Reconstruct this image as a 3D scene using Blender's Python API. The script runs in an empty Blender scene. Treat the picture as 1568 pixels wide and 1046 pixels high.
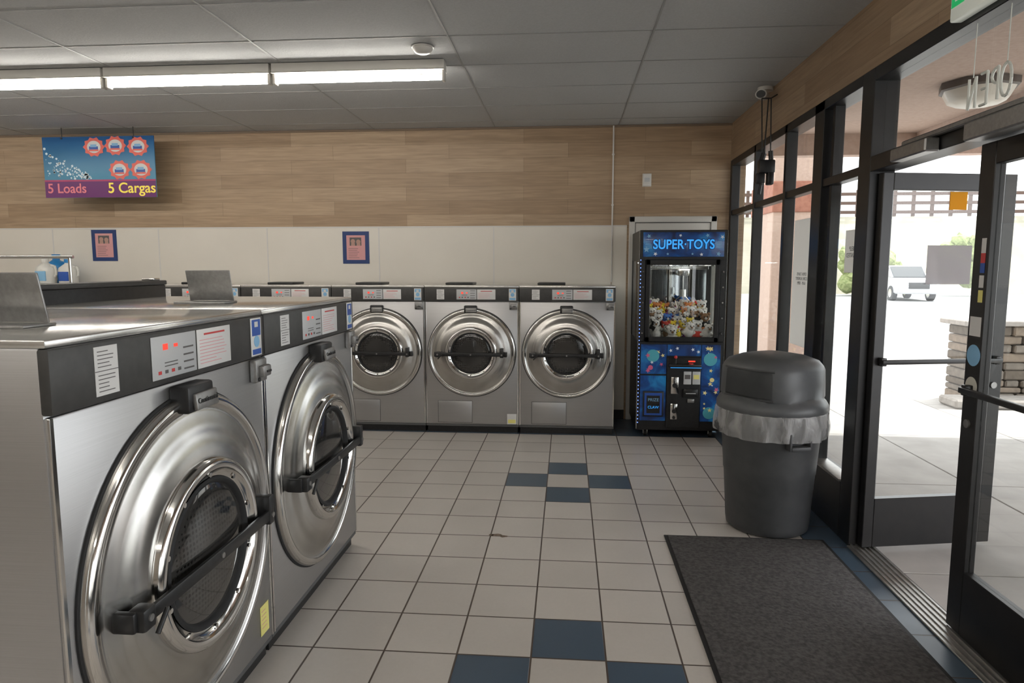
import bpy, bmesh, math, random
from mathutils import Vector, Matrix
random.seed(7)
SC=bpy.context.scene
COL=SC.collection
pi=math.pi
SC.view_settings.view_transform='Standard'
SC.view_settings.exposure=0.55

# ---------------------------------------------------------------- materials
def mat(name,col=(.5,.5,.5),rough=.5,metal=0,emit=None,es=1,spec=.5,alpha=1,coat=0):
    m=bpy.data.materials.new(name);m.use_nodes=True
    b=m.node_tree.nodes['Principled BSDF']
    b.inputs['Base Color'].default_value=(*col,1);b.inputs['Roughness'].default_value=rough
    b.inputs['Metallic'].default_value=metal;b.inputs['Specular IOR Level'].default_value=spec
    b.inputs['Coat Weight'].default_value=coat
    if emit: b.inputs['Emission Color'].default_value=(*emit,1);b.inputs['Emission Strength'].default_value=es
    return m
def N(m,t,**k):
    n=m.node_tree.nodes.new(t)
    for a,v in k.items(): setattr(n,a,v)
    return n
def L(m,a,b): m.node_tree.links.new(a,b)
def bsdf(m): return m.node_tree.nodes['Principled BSDF']
def noise_mat(name,c1,c2,scale=20,rough=.5,metal=0,bump=0,stretch=(1,1,1),detail=6,lo=.3,hi=.7,rr=None,spec=.5):
    m=mat(name,c1,rough,metal,spec=spec)
    tc=N(m,'ShaderNodeTexCoord');mp=N(m,'ShaderNodeMapping');mp.inputs['Scale'].default_value=stretch
    nz=N(m,'ShaderNodeTexNoise');nz.inputs['Scale'].default_value=scale;nz.inputs['Detail'].default_value=detail
    L(m,tc.outputs['Object'],mp.inputs[0]);L(m,mp.outputs[0],nz.inputs['Vector'])
    r=N(m,'ShaderNodeValToRGB');r.color_ramp.elements[0].position=lo;r.color_ramp.elements[1].position=hi
    r.color_ramp.elements[0].color=(*c1,1);r.color_ramp.elements[1].color=(*c2,1)
    L(m,nz.outputs['Fac'],r.inputs[0]);L(m,r.outputs[0],bsdf(m).inputs['Base Color'])
    if rr:
        mr=N(m,'ShaderNodeMapRange');mr.inputs['To Min'].default_value=rr[0];mr.inputs['To Max'].default_value=rr[1]
        L(m,nz.outputs['Fac'],mr.inputs['Value']);L(m,mr.outputs[0],bsdf(m).inputs['Roughness'])
    if bump:
        bp=N(m,'ShaderNodeBump');bp.inputs['Strength'].default_value=bump;bp.inputs['Distance'].default_value=.01
        L(m,nz.outputs['Fac'],bp.inputs['Height']);L(m,bp.outputs[0],bsdf(m).inputs['Normal'])
    return m
def paper_mat(name,col,tr=.5,al=0.0):
    """sheet of paper stuck on a window: diffuse + translucent (+ a little see-through)"""
    m=bpy.data.materials.new(name);m.use_nodes=True;nt=m.node_tree;nt.nodes.clear()
    o=nt.nodes.new('ShaderNodeOutputMaterial');a=nt.nodes.new('ShaderNodeBsdfDiffuse');b=nt.nodes.new('ShaderNodeBsdfTranslucent');x=nt.nodes.new('ShaderNodeMixShader')
    t=nt.nodes.new('ShaderNodeBsdfTransparent');y=nt.nodes.new('ShaderNodeMixShader')
    for q in(a,b): q.inputs[0].default_value=(*col,1)
    x.inputs[0].default_value=tr;y.inputs[0].default_value=al
    nt.links.new(a.outputs[0],x.inputs[1]);nt.links.new(b.outputs[0],x.inputs[2]);nt.links.new(x.outputs[0],y.inputs[1]);nt.links.new(t.outputs[0],y.inputs[2]);nt.links.new(y.outputs[0],o.inputs[0])
    return m

STEEL=noise_mat('brushed_steel',(.455,.45,.452),(.50,.495,.498),2.5,.34,.85,stretch=(1,1,160),rr=(.31,.37))
STEELT=noise_mat('top_steel',(.62,.61,.59),(.70,.69,.67),4,.2,.8,rr=(.12,.25))
DOORST=noise_mat('door_steel',(.46,.445,.43),(.55,.535,.51),6,.22,1.0,rr=(.17,.25))
bsdf(DOORST).inputs['Anisotropic'].default_value=.8
_t=N(DOORST,'ShaderNodeTangent');_t.direction_type='RADIAL';_t.axis='Y';L(DOORST,_t.outputs[0],bsdf(DOORST).inputs['Tangent'])
CHROME=mat('chrome',(.72,.71,.69),.12,1)
DPANEL=noise_mat('panel_dark',(.042,.041,.040),(.056,.054,.052),30,.42)
BLACK=noise_mat('black_plastic',(.011,.011,.012),(.020,.020,.021),40,.38)
RUBBER=mat('rubber',(.015,.015,.016),.7)
BFRAME=noise_mat('black_frame',(.007,.007,.008),(.013,.012,.012),15,.35)
WHITE=mat('white_label',(.74,.73,.72),.4)
GREYL=mat('grey_label',(.55,.56,.57),.4)
RED=mat('red_print',(.6,.05,.05),.4)
REDLED=mat('red_led',(.5,.02,.02),.4,emit=(1,.06,.03),es=.7)
BLUEL=mat('blue_label',(.03,.10,.42),.35)
LBLUE=mat('light_blue_label',(.25,.50,.75),.4)
YEL=mat('yellow_label',(.85,.78,.25),.5)
INK=mat('ink',(.12,.11,.11),.5)
PINKINK=mat('pink_ink',(.75,.35,.38),.5)
GREYM=noise_mat('cast_grey',(.27,.265,.26),(.34,.335,.33),60,.35,.7)
def glassmat(name,tint=(.95,.96,.95),k=.7):
    m=bpy.data.materials.new(name);m.use_nodes=True;nt=m.node_tree;nt.nodes.clear()
    o=nt.nodes.new('ShaderNodeOutputMaterial');mx=nt.nodes.new('ShaderNodeMixShader');t=nt.nodes.new('ShaderNodeBsdfTransparent');g=nt.nodes.new('ShaderNodeBsdfGlossy')
    t.inputs[0].default_value=(*tint,1);g.inputs['Roughness'].default_value=.01
    lw=nt.nodes.new('ShaderNodeLayerWeight');p=nt.nodes.new('ShaderNodeMath');p.operation='POWER';p.inputs[1].default_value=5
    q=nt.nodes.new('ShaderNodeMath');q.operation='MULTIPLY_ADD';q.inputs[1].default_value=k;q.inputs[2].default_value=.035
    nt.links.new(lw.outputs['Facing'],p.inputs[0]);nt.links.new(p.outputs[0],q.inputs[0])
    nt.links.new(q.outputs[0],mx.inputs[0]);nt.links.new(t.outputs[0],mx.inputs[1]);nt.links.new(g.outputs[0],mx.inputs[2]);nt.links.new(mx.outputs[0],o.inputs[0])
    return m
GLASS=glassmat('window_glass')
def drumglass():
    m=mat('drum_glass',(.02,.02,.02),.06,0,coat=.6)
    tc=N(m,'ShaderNodeTexCoord');v=N(m,'ShaderNodeTexVoronoi');v.inputs['Scale'].default_value=60;v.inputs['Randomness'].default_value=.05
    r=N(m,'ShaderNodeValToRGB');r.color_ramp.elements[0].position=.28;r.color_ramp.elements[1].position=.36
    r.color_ramp.elements[0].color=(.006,.006,.006,1);r.color_ramp.elements[1].color=(.040,.038,.036,1)
    L(m,tc.outputs['Object'],v.inputs['Vector']);L(m,v.outputs['Distance'],r.inputs[0]);L(m,r.outputs[0],bsdf(m).inputs['Base Color'])
    return m
DRUM=drumglass()

# ---------------------------------------------------------------- geometry helpers
def empty(name,loc=(0,0,0),rz=0):
    e=bpy.data.objects.new(name,None);e.empty_display_size=.1;e.location=loc;e.rotation_euler=(0,0,rz);COL.objects.link(e);return e
def finish(bm,name,m,parent=None,ang=35,smooth=True):
    bmesh.ops.recalc_face_normals(bm,faces=bm.faces[:])
    for f in bm.faces:f.smooth=smooth
    if smooth:
        for e in bm.edges:
            if len(e.link_faces)==2 and e.calc_face_angle(0)>math.radians(ang): e.smooth=False
    me=bpy.data.meshes.new(name);bm.to_mesh(me);bm.free()
    for x in (m if isinstance(m,(list,tuple)) else [m]): me.materials.append(x)
    o=bpy.data.objects.new(name,me);COL.objects.link(o)
    if parent:o.parent=parent
    return o
def addbox(bm,a,b,mi=0,bev=0,seg=2,M=None):
    r=bmesh.ops.create_cube(bm,size=1)
    vs=r['verts'];s=[abs(b[i]-a[i]) for i in range(3)];c=[(a[i]+b[i])/2 for i in range(3)]
    for v in vs:
        v.co=Vector((v.co.x*s[0]+c[0],v.co.y*s[1]+c[1],v.co.z*s[2]+c[2]))
    fs=set(f for v in vs for f in v.link_faces)
    allv=set(vs)
    for f in fs:f.material_index=mi
    if bev:
        es=set(e for v in vs for e in v.link_edges)
        rr=bmesh.ops.bevel(bm,geom=list(es),offset=min(bev,min(s)*.45),segments=seg,affect='EDGES',profile=.5)
        for f in rr['faces']:f.material_index=mi
        allv=set(v for f in rr['faces'] for v in f.verts)|set(v for v in vs if v.is_valid)
    if M is not None:
        for v in allv:
            if v.is_valid: v.co=M@v.co
def box(name,parent,m,a,b,bev=0,M=None,seg=2):
    bm=bmesh.new();addbox(bm,a,b,0,bev,seg,M);return finish(bm,name,m,parent)
def boxes(name,parent,ms,lst,bev=0):
    bm=bmesh.new()
    for it in lst: addbox(bm,it[0],it[1],it[2] if len(it)>2 else 0,bev,1)
    return finish(bm,name,ms,parent)
def addcyl(bm,p0,p1,r,r2=None,seg=20,mi=0,cap=True):
    p0=Vector(p0);p1=Vector(p1);d=p1-p0
    rot=d.to_track_quat('Z','Y').to_matrix().to_4x4();M=Matrix.Translation((p0+p1)/2)@rot
    q=bmesh.ops.create_cone(bm,cap_ends=cap,segments=seg,radius1=r,radius2=r if r2 is None else r2,depth=d.length,matrix=M)
    for f in set(f for v in q['verts'] for f in v.link_faces): f.material_index=mi
def cyl(name,parent,m,p0,p1,r,r2=None,seg=20):
    bm=bmesh.new();addcyl(bm,p0,p1,r,r2,seg);return finish(bm,name,m,parent)
def lathe(name,parent,m,prof,c,axis='Y',seg=72,fn=None,close=False):
    bm=bmesh.new();rings=[]
    for (r,h) in prof:
        ring=[]
        if r<1e-6:
            v=bm.verts.new({'Y':(0,h,0),'Z':(0,0,h),'X':(h,0,0)}[axis]);rings.append([v]*seg);continue
        for i in range(seg):
            a=2*pi*i/seg;rr=r*(fn(a,h) if fn else 1)
            p={'Y':(rr*math.cos(a),h,rr*math.sin(a)),'Z':(rr*math.cos(a),rr*math.sin(a),h),'X':(h,rr*math.cos(a),rr*math.sin(a))}[axis]
            ring.append(bm.verts.new(p))
        rings.append(ring)
    for k in range(len(rings)-1):
        A,B=rings[k],rings[k+1]
        for i in range(seg):
            j=(i+1)%seg
            q=[]
            for v in (A[i],A[j],B[j],B[i]):
                if v not in q:q.append(v)
            if len(q)>=3:
                try:bm.faces.new(q)
                except ValueError:pass
    o=finish(bm,name,m,parent,ang=50);o.location=c;return o
def poly(name,parent,m,pts,ext,bev=0):
    bm=bmesh.new();vs=[bm.verts.new(p) for p in pts];f=bm.faces.new(vs)
    r=bmesh.ops.extrude_face_region(bm,geom=[f]);nv=[g for g in r['geom'] if isinstance(g,bmesh.types.BMVert)]
    for v in nv:v.co+=Vector(ext)
    if bev: bmesh.ops.bevel(bm,geom=bm.edges[:],offset=bev,segments=2,affect='EDGES')
    return finish(bm,name,m,parent)
def text(name,parent,m,body,size,loc,rot,ext=.001,align='CENTER',sx=1,bold=0):
    cu=bpy.data.curves.new(name,'FONT');cu.body=body;cu.size=size;cu.extrude=ext;cu.align_x=align;cu.align_y='CENTER';cu.offset=bold
    t=bpy.data.objects.new(name,cu);COL.objects.link(t);bpy.context.view_layer.update()
    dg=bpy.context.evaluated_depsgraph_get();me=bpy.data.meshes.new_from_object(t.evaluated_get(dg))
    bpy.data.objects.remove(t);o=bpy.data.objects.new(name,me);me.materials.clear();me.materials.append(m);COL.objects.link(o)
    o.location=loc;o.rotation_euler=rot;o.scale=(sx,1,1)
    if parent:o.parent=parent
    return o
def star(bm,c,R,y,mi=0,a0=0,n=5,t=.003):
    vs=[]
    for i in range(2*n):
        r=R if i%2==0 else R*.42;a=a0+pi/2+i*pi/n
        vs.append(bm.verts.new((c[0]+r*math.cos(a),y,c[1]+r*math.sin(a))))
    f=bm.faces.new(vs);f.material_index=mi
FR=(pi/2,0,0)

# ---------------------------------------------------------------- room constants
H=1.585; XR=1.61; YW=6.95; ZC=2.994; XL=-9.0; YF=-4.0; T=.305; GX=-.134; GY=2.871

def floor_mat():
    m=mat('floor_tile',(.6,.57,.53),.28)
    tc=N(m,'ShaderNodeTexCoord');sp=N(m,'ShaderNodeSeparateXYZ');L(m,tc.outputs['Object'],sp.inputs[0])
    def M(op,a,b=None,c=None):
        n=N(m,'ShaderNodeMath');n.operation=op
        for i,v in enumerate((a,b,c)):
            if v is None:continue
            if isinstance(v,(int,float)):n.inputs[i].default_value=v
            else:L(m,v,n.inputs[i])
        return n.outputs[0]
    u=M('DIVIDE',M('SUBTRACT',sp.outputs[0],GX),T);v=M('DIVIDE',M('SUBTRACT',sp.outputs[1],GY),T)
    i=M('FLOOR',u);j=M('FLOOR',v);fu=M('FRACT',u);fv=M('FRACT',v)
    jm=M('SUBTRACT',M('FLOORED_MODULO',M('ADD',j,6.0),8.0),4.0)
    s=M('ADD',M('ABSOLUTE',i),M('ABSOLUTE',jm))
    blue=M('COMPARE',s,1.0,.1)
    blue=M('MAXIMUM',blue,M('GREATER_THAN',i,4.5)); blue=M('MAXIMUM',blue,M('GREATER_THAN',j,10.5))
    eu=M('MINIMUM',fu,M('SUBTRACT',1.0,fu));ev=M('MINIMUM',fv,M('SUBTRACT',1.0,fv));e=M('MINIMUM',eu,ev)
    gr=N(m,'ShaderNodeMapRange');gr.inputs['From Min'].default_value=.009;gr.inputs['From Max'].default_value=.016;L(m,e,gr.inputs['Value'])
    cb=N(m,'ShaderNodeCombineXYZ');L(m,i,cb.inputs[0]);L(m,j,cb.inputs[1])
    wn=N(m,'ShaderNodeTexWhiteNoise');wn.noise_dimensions='2D';L(m,cb.outputs[0],wn.inputs['Vector'])
    nz=N(m,'ShaderNodeTexNoise');nz.inputs['Scale'].default_value=2.2;nz.inputs['Detail'].default_value=8;L(m,tc.outputs['Object'],nz.inputs['Vector'])
    n2=N(m,'ShaderNodeTexNoise');n2.inputs['Scale'].default_value=60;n2.inputs['Detail'].default_value=4;L(m,tc.outputs['Object'],n2.inputs['Vector'])
    val=M('ADD',.80,M('ADD',M('MULTIPLY',wn.outputs['Value'],.09),M('ADD',M('MULTIPLY',nz.outputs['Fac'],.2),M('MULTIPLY',n2.outputs['Fac'],.08))))
    mx=N(m,'ShaderNodeMix');mx.data_type='RGBA';mx.inputs['A'].default_value=(.61,.57,.53,1);mx.inputs['B'].default_value=(.070,.108,.155,1);L(m,blue,mx.inputs['Factor'])
    ml=N(m,'ShaderNodeMix');ml.data_type='RGBA';ml.blend_type='MULTIPLY';ml.inputs['Factor'].default_value=1
    cc=N(m,'ShaderNodeCombineColor');L(m,val,cc.inputs[0]);L(m,val,cc.inputs[1]);L(m,val,cc.inputs[2])
    L(m,mx.outputs['Result'],ml.inputs['A']);L(m,cc.outputs[0],ml.inputs['B'])
    fx=N(m,'ShaderNodeMix');fx.data_type='RGBA';fx.inputs['A'].default_value=(.085,.062,.048,1);L(m,gr.outputs[0],fx.inputs['Factor']);L(m,ml.outputs['Result'],fx.inputs['B'])
    L(m,fx.outputs['Result'],bsdf(m).inputs['Base Color'])
    ro=M('ADD',.22,M('MULTIPLY',nz.outputs['Fac'],.22));L(m,ro,bsdf(m).inputs['Roughness'])
    bp=N(m,'ShaderNodeBump');bp.inputs['Strength'].default_value=.5;bp.inputs['Distance'].default_value=.004;L(m,gr.outputs[0],bp.inputs['Height']);L(m,bp.outputs[0],bsdf(m).inputs['Normal'])
    return m
box('floor',None,floor_mat(),(XL,YF,-.1),(1.76,YW+.1,0))
bm=bmesh.new();rnd=random.Random(9)
for (cx_,cy_,R_) in((-.405,3.80,.042),(-.36,3.785,.028),(-.437,3.80,.022)):
    vs=[bm.verts.new((cx_+R_*rnd.uniform(.6,1.2)*math.cos(a),cy_+.6*R_*rnd.uniform(.6,1.2)*math.sin(a),.0006)) for a in [i*pi/5 for i in range(10)]];bm.faces.new(vs)
finish(bm,'floor_tile_chip',noise_mat('chip_brown',(.16,.11,.08),(.28,.22,.17),40,.9))

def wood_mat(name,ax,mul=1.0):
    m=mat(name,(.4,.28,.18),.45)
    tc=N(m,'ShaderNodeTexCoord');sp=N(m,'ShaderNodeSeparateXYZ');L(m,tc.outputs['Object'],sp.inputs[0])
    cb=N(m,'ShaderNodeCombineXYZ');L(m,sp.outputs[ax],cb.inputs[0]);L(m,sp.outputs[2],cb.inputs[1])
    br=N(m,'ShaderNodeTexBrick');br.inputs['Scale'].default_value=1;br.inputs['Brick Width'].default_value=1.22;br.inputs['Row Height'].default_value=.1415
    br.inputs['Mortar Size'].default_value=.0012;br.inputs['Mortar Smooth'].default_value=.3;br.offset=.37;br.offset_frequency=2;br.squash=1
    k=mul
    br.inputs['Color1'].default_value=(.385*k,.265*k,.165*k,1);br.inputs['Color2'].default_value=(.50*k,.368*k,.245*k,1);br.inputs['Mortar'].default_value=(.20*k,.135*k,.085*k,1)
    L(m,cb.outputs[0],br.inputs['Vector'])
    mp=N(m,'ShaderNodeMapping');mp.inputs['Scale'].default_value=(1.3,22,1);L(m,cb.outputs[0],mp.inputs[0])
    nz=N(m,'ShaderNodeTexNoise');nz.inputs['Scale'].default_value=2.2;nz.inputs['Detail'].default_value=9;nz.inputs['Distortion'].default_value=.6;L(m,mp.outputs[0],nz.inputs['Vector'])
    r=N(m,'ShaderNodeValToRGB');r.color_ramp.elements[0].position=.3;r.color_ramp.elements[0].color=(.82,.80,.78,1);r.color_ramp.elements[1].position=.7;r.color_ramp.elements[1].color=(1.1,1.09,1.07,1)
    L(m,nz.outputs['Fac'],r.inputs[0])
    ml=N(m,'ShaderNodeMix');ml.data_type='RGBA';ml.blend_type='MULTIPLY';ml.inputs['Factor'].default_value=1
    L(m,br.outputs['Color'],ml.inputs['A']);L(m,r.outputs[0],ml.inputs['B']);L(m,ml.outputs['Result'],bsdf(m).inputs['Base Color'])
    return m
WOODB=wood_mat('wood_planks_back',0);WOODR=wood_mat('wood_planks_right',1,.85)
CREAM=noise_mat('cream_panel',(.78,.735,.66),(.83,.785,.71),1.5,.35)
TRIMW=mat('white_trim',(.72,.70,.67),.4)
PLAIN=noise_mat('painted_wall',(.66,.62,.56),(.7,.66,.6),2,.6)
PLAIN2=noise_mat('painted_wall_darkened',(.34,.30,.26),(.38,.34,.29),2,.6)  # dimness put into the unseen front wall's colour, darkens the steel's reflections
box('wall_back',None,WOODB,(XL,YW,0),(1.76,YW+.12,ZC+.1))
pl=[];xs=[XL]+[ -5.60-1.205*k for k in (2,1)]+[-5.60,-4.39,-3.18,-1.97,-.76,.45]
xs=[x for x in xs if x>=XL]
for a,b in zip(xs[:-1],xs[1:]): pl.append(((a+.003,YW-.008,0),(b-.003,YW-.001,1.995)))
pl.append(((.455,YW-.008,0),(.60,YW-.001,1.995)))
boxes('trim_wainscot_panels',None,CREAM,pl)
boxes('trim_wainscot_seams',None,TRIMW,[((x-.006,YW-.011,0),(x+.006,YW-.0005,1.995)) for x in xs[1:-1]])
box('trim_wainscot_cap',None,TRIMW,(XL,YW-.013,1.99),(.60,YW-.0005,2.004))
box('wall_left',None,PLAIN,(XL-.12,YF,0),(XL,YW+.12,ZC+.1))
box('wall_front',None,PLAIN2,(XL-.12,YF-.12,0),(1.76,YF,ZC+.1))
CEIL=noise_mat('ceiling_tile',(.45,.46,.465),(.50,.51,.515),90,.9,bump=.15)
box('ceiling',None,CEIL,(XL,YF,ZC),(1.76,YW,ZC+.1))
GRID=mat('ceiling_grid_metal',(.34,.34,.34),.5)
gl=[]
for k in range(-8,2):
    x=.505+1.25*k
    if XL<x<1.6: gl.append(((x-.006,YF,ZC-.004),(x+.006,YW,ZC-.0005)))
for k in range(-14,5):
    y=4.24+.6*k
    if YF<y<YW: gl.append(((XL,y-.004,ZC-.0035),(XR,y+.004,ZC-.0005)))
boxes('trim_ceiling_grid',None,GRID,gl)
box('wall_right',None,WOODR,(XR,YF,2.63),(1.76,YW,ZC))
box('trim_ceiling_back',None,mat('dark_trim',(.22,.16,.11),.5),(XL,YW-.015,ZC-.02),(XR,YW-.0005,ZC-.004))

c=empty('electrical_conduit',(0,0,0))
cyl('pipe',c,TRIMW,(.45,YW-.018,1.43),(.45,YW-.018,2.985),.0075)
boxes('straps',c,TRIMW,[((.438,YW-.024,z),(.462,YW-.002,z+.012)) for z in (1.7,2.2,2.7)])
c=empty('thermostat',(.79,YW,2.45))
box('housing',c,TRIMW,(-.04,-.03,-.06),(.04,-.001,.06),.006)
box('base_plate',c,CREAM,(-.045,-.008,-.065),(.045,-.0005,.065),.003)
box('vent',c,GREYL,(-.025,-.033,-.02),(.025,-.029,.02),.001)
d=empty('door_1',(0,0,0))
DOORW=mat('door_white',(.7,.68,.64),.4)
boxes('frame',d,DOORW,[((.62,YW-.035,0),(.68,YW-.002,2.09)),((1.43,YW-.035,0),(1.49,YW-.002,2.09)),((.62,YW-.035,2.03),(1.49,YW-.002,2.09))],.006)
box('door_gap',d,INK,(.68,YW-.012,.01),(1.43,YW-.003,2.03))
box('leaf',d,DOORW,(.686,YW-.024,.012),(1.424,YW-.010,2.022),.003)
cyl('knob',d,CHROME,(1.36,YW-.07,1.0),(1.36,YW-.02,1.0),.025)
box('baseboard_back',None,BLACK,(XL,YW-.02,0),(.60,YW-.0085,.1))

# ---------------------------------------------------------------- washers
def text_lines(bm,x0,x1,z0,z1,y,n,mi,seedv=0,th=.35):
    rnd=random.Random(seedv);h=(z1-z0)/n
    for k in range(n):
        z=z1-h*(k+.5);w=(x1-x0)*rnd.uniform(.55,.98)
        addbox(bm,(x0,y-.0006,z-h*th/2),(x0+w,y,z+h*th/2),mi)
DOORP=[(.515,-.004),(.515,-.016),(.508,-.026),(.495,-.031),(.480,-.029),(.474,-.024),(.462,-.022),(.452,-.025),(.420,-.033),(.395,-.038),(.388,-.042),(.345,-.051),(.312,-.057),(.300,-.058)]
COLLAR=[(.304,-.057),(.302,-.073),(.295,-.083),(.283,-.087),(.270,-.084),(.264,-.072),(.242,-.066),(.236,-.05)]
KICK=mat('kick_grey',(.10,.10,.10),.7)
def washer(loc,rz,W,D,Ht,zc,R,zp,lid='closed',big=True,sticker=None,sd=0,lx=.45,ly=.45):
    e=empty('front_load_washer',loc,rz)
    k=R/.515;g=.0025
    box('body',e,STEEL,(g,.012,.075),(W-g,D,Ht-.02),.006)
    box('front_panel',e,STEEL,(g+.004,0,.085),(W-g-.004,.02,zp-.004),.006)
    box('plinth',e,BLACK,(g+.01,.03,0),(W-g-.01,D-.02,.078))
    box('top_cover',e,STEELT,(g-.001,-.006,Ht-.022),(W-g+.001,D,Ht),.005)
    box('control_panel',e,DPANEL,(g,-.012,zp),(W-g,.02,Ht-.0225),.006)
    boxes('edge_trim',e,CHROME,[((g,-.003,.085),(g+.012,.004,zp-.006)),((W-g-.012,-.003,.085),(W-g,.004,zp-.006))],.001)
    cx=.5*W
    pr=[(r*k,y*k) for r,y in DOORP];co=[(r*k,y*k) for r,y in COLLAR]
    lathe('door_gasket',e,RUBBER,[(.522*k,.003),(.522*k,-.007*k),(.51*k,-.010*k)],(cx,0,zc),seg=96)
    lathe('door_dish',e,DOORST,pr,(cx,0,zc),seg=120)
    lathe('door_rim',e,CHROME,[(.512*k,-.018*k),(.510*k,-.028*k),(.498*k,-.035*k),(.484*k,-.032*k),(.476*k,-.024*k)],(cx,0,zc),seg=120)
    lathe('door_collar',e,CHROME,co,(cx,0,zc),seg=96)
    lathe('door_gasket_inner',e,RUBBER,[(.242*k,-.068*k),(.234*k,-.073*k),(.224*k,-.068*k),(.218*k,-.05*k)],(cx,0,zc),seg=72)
    gp=[(.236*k*math.cos(t),(-.050-.022*math.sin(t))*k) for t in [i*pi/2/8 for i in range(9)]]
    gp[-1]=(0,gp[-1][1])
    lathe('door_glass',e,DRUM,gp,(cx,0,zc),seg=64)
    bm=bmesh.new()
    for i in range(10):
        a=i*2*pi/10+.3;addcyl(bm,(cx+.253*k*math.cos(a),-.075*k,zc+.253*k*math.sin(a)),(cx+.253*k*math.cos(a),-.063*k,zc+.253*k*math.sin(a)),.008*k,seg=10)
    finish(bm,'collar_bolts',CHROME,e)
    # latch bar
    bm=bmesh.new()
    zb=zc-.012*k
    addbox(bm,(cx-.37*k,-.104*k,zb-.020*k),(cx+.385*k,-.090*k,zb+.020*k),0,.004)
    addbox(bm,(cx+.34*k,-.108*k,zb-.035*k),(cx+.38*k,-.040*k,zb+.075*k),0,.006)
    addbox(bm,(cx+.385*k,-.090*k,zb-.028*k),(cx+.42*k,-.025*k,zb+.028*k),0,.006)
    addbox(bm,(cx-.415*k,-.110*k,zb-.034*k),(cx-.36*k,-.06*k,zb+.028*k),0,.008)
    addbox(bm,(cx-.43*k,-.09*k,zb-.030*k),(cx-.405*k,-.025*k,zb+.026*k),0,.006)
    addcyl(bm,(cx-.380*k,-.121*k,zb-.05*k),(cx-.335*k,-.124*k,zb+.0*k),.007*k)
    finish(bm,'latch_bar',BLACK,e)
    bm=bmesh.new()
    addcyl(bm,(cx-.388*k,-.114*k,zb),(cx-.388*k,-.108*k,zb),.010*k);addcyl(bm,(cx+.36*k,-.113*k,zb),(cx+.36*k,-.106*k,zb),.010*k);addcyl(bm,(cx,-.108*k,zb),(cx,-.102*k,zb),.009*k)
    finish(bm,'latch_bolts',GREYM,e)
    hx=cx+.0*k;hz=zc+R-.005
    box('lock_block',e,BLACK,(hx-.080*k,-.065*k,hz-.042*k),(hx+.068*k,.0,hz+.045*k),.01)
    M=Matrix.Translation((hx+.005*k,-.068*k,hz-.008*k))@Matrix.Rotation(-.12,4,'X')
    box('lock_badge',e,GREYM,(-.063*k,-.010,-.026*k),(.063*k,.004,.026*k),.004,M=M)
    text('lock_badge_text',e,BLACK,'Continental',.024*k,(hx+.005*k,-.068*k-.0115,hz-.006*k),(pi/2-.12,0,0))
    pz0=zp+.018;pz1=Ht-.036;y=-.0125
    bm=bmesh.new()
    addbox(bm,(.135*W,y-.001,pz0),(.215*W,y,pz1),0)
    text_lines(bm,.145*W,.205*W,(pz0+pz1)/2+.006,pz1-.008,y-.001,5,1,1,.22);text_lines(bm,.145*W,.205*W,pz0+.006,(pz0+pz1)/2-.006,y-.001,5,1,2,.22)
    addbox(bm,(.135*W,y-.0016,(pz0+pz1)/2-.001),(.215*W,y-.001,(pz0+pz1)/2+.001),1)
    addbox(bm,(.345*W,y-.002,pz0),(.555*W,y,pz1),2,.004)
    addbox(bm,(.562*W,y-.002,pz0),(.755*W,y,pz1),0,.004)
    text_lines(bm,.575*W,.735*W,pz0+.01,pz1-.03,y-.002,8,3,sd,.2)
    addbox(bm,(.60*W,y-.0026,pz1-.020),(.72*W,y-.002,pz1-.014),4)
    addbox(bm,(.395*W,y-.0028,pz1-.042),(.417*W,y-.002,pz1-.024),5);addbox(bm,(.445*W,y-.0028,pz1-.038),(.463*W,y-.002,pz1-.028),5)
    for i in range(4):
        addbox(bm,(.37*W+i*.03*W,y-.0028,pz0+.014),(.384*W+i*.03*W,y-.002,pz0+.024),1 if i%2 else 4)
        addbox(bm,(.49*W,y-.0028,pz0+.012+i*.022),(.54*W,y-.002,pz0+.017+i*.022),1)
    for i in range(2): addbox(bm,(.40*W,y-.0028,pz0+.034+i*.01),(.46*W,y-.002,pz0+.037+i*.01),1)
    finish(bm,'control_labels',[WHITE,INK,GREYL,PINKINK,RED,REDLED],e)
    bm=bmesh.new()
    addbox(bm,(.895*W,y-.003,zp+.008),(.972*W,y,Ht-.028),0,.003)
    addbox(bm,(.903*W,y-.004,zp+.085),(.964*W,y-.003,Ht-.034),1)
    addcyl(bm,(.934*W,y-.0045,zp+.063),(.934*W,y-.003,zp+.063),.022*k,mi=2)
    addbox(bm,(.903*W,y-.004,zp+.014),(.964*W,y-.003,zp+.034),1)
    addbox(bm,(.92*W,y-.0048,Ht-.062),(.945*W,y-.004,Ht-.042),3)
    finish(bm,'payment_card_label',[WHITE,BLUEL if big else LBLUE,LBLUE,WHITE],e)
    bm=bmesh.new()
    mx0=.900*W;mw=.085*W
    addbox(bm,(mx0,-.028,zp-.095*k),(mx0+mw,.0,zp-.004),0,.008)
    addbox(bm,(mx0+.02*k,-.048,zp-.075*k),(mx0+mw-.004,-.024,zp-.03*k),0,.008)
    addbox(bm,(mx0+.045*k,-.052,zp-.058*k),(mx0+mw-.014,-.044,zp-.05*k),1)
    addcyl(bm,(mx0+.018*k,-.033,zp-.082*k),(mx0+.018*k,-.027,zp-.082*k),.008*k,mi=1)
    finish(bm,'coin_meter',[GREYM,BLACK],e)
    if not big:
        box('service_panel_gap',e,BLACK,(.133*W,-.0008,.098),(.502*W,.002,.312))
        box('service_panel',e,STEEL,(.1365*W,-.0035,.101),(.4985*W,.002,.309),.002)
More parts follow.
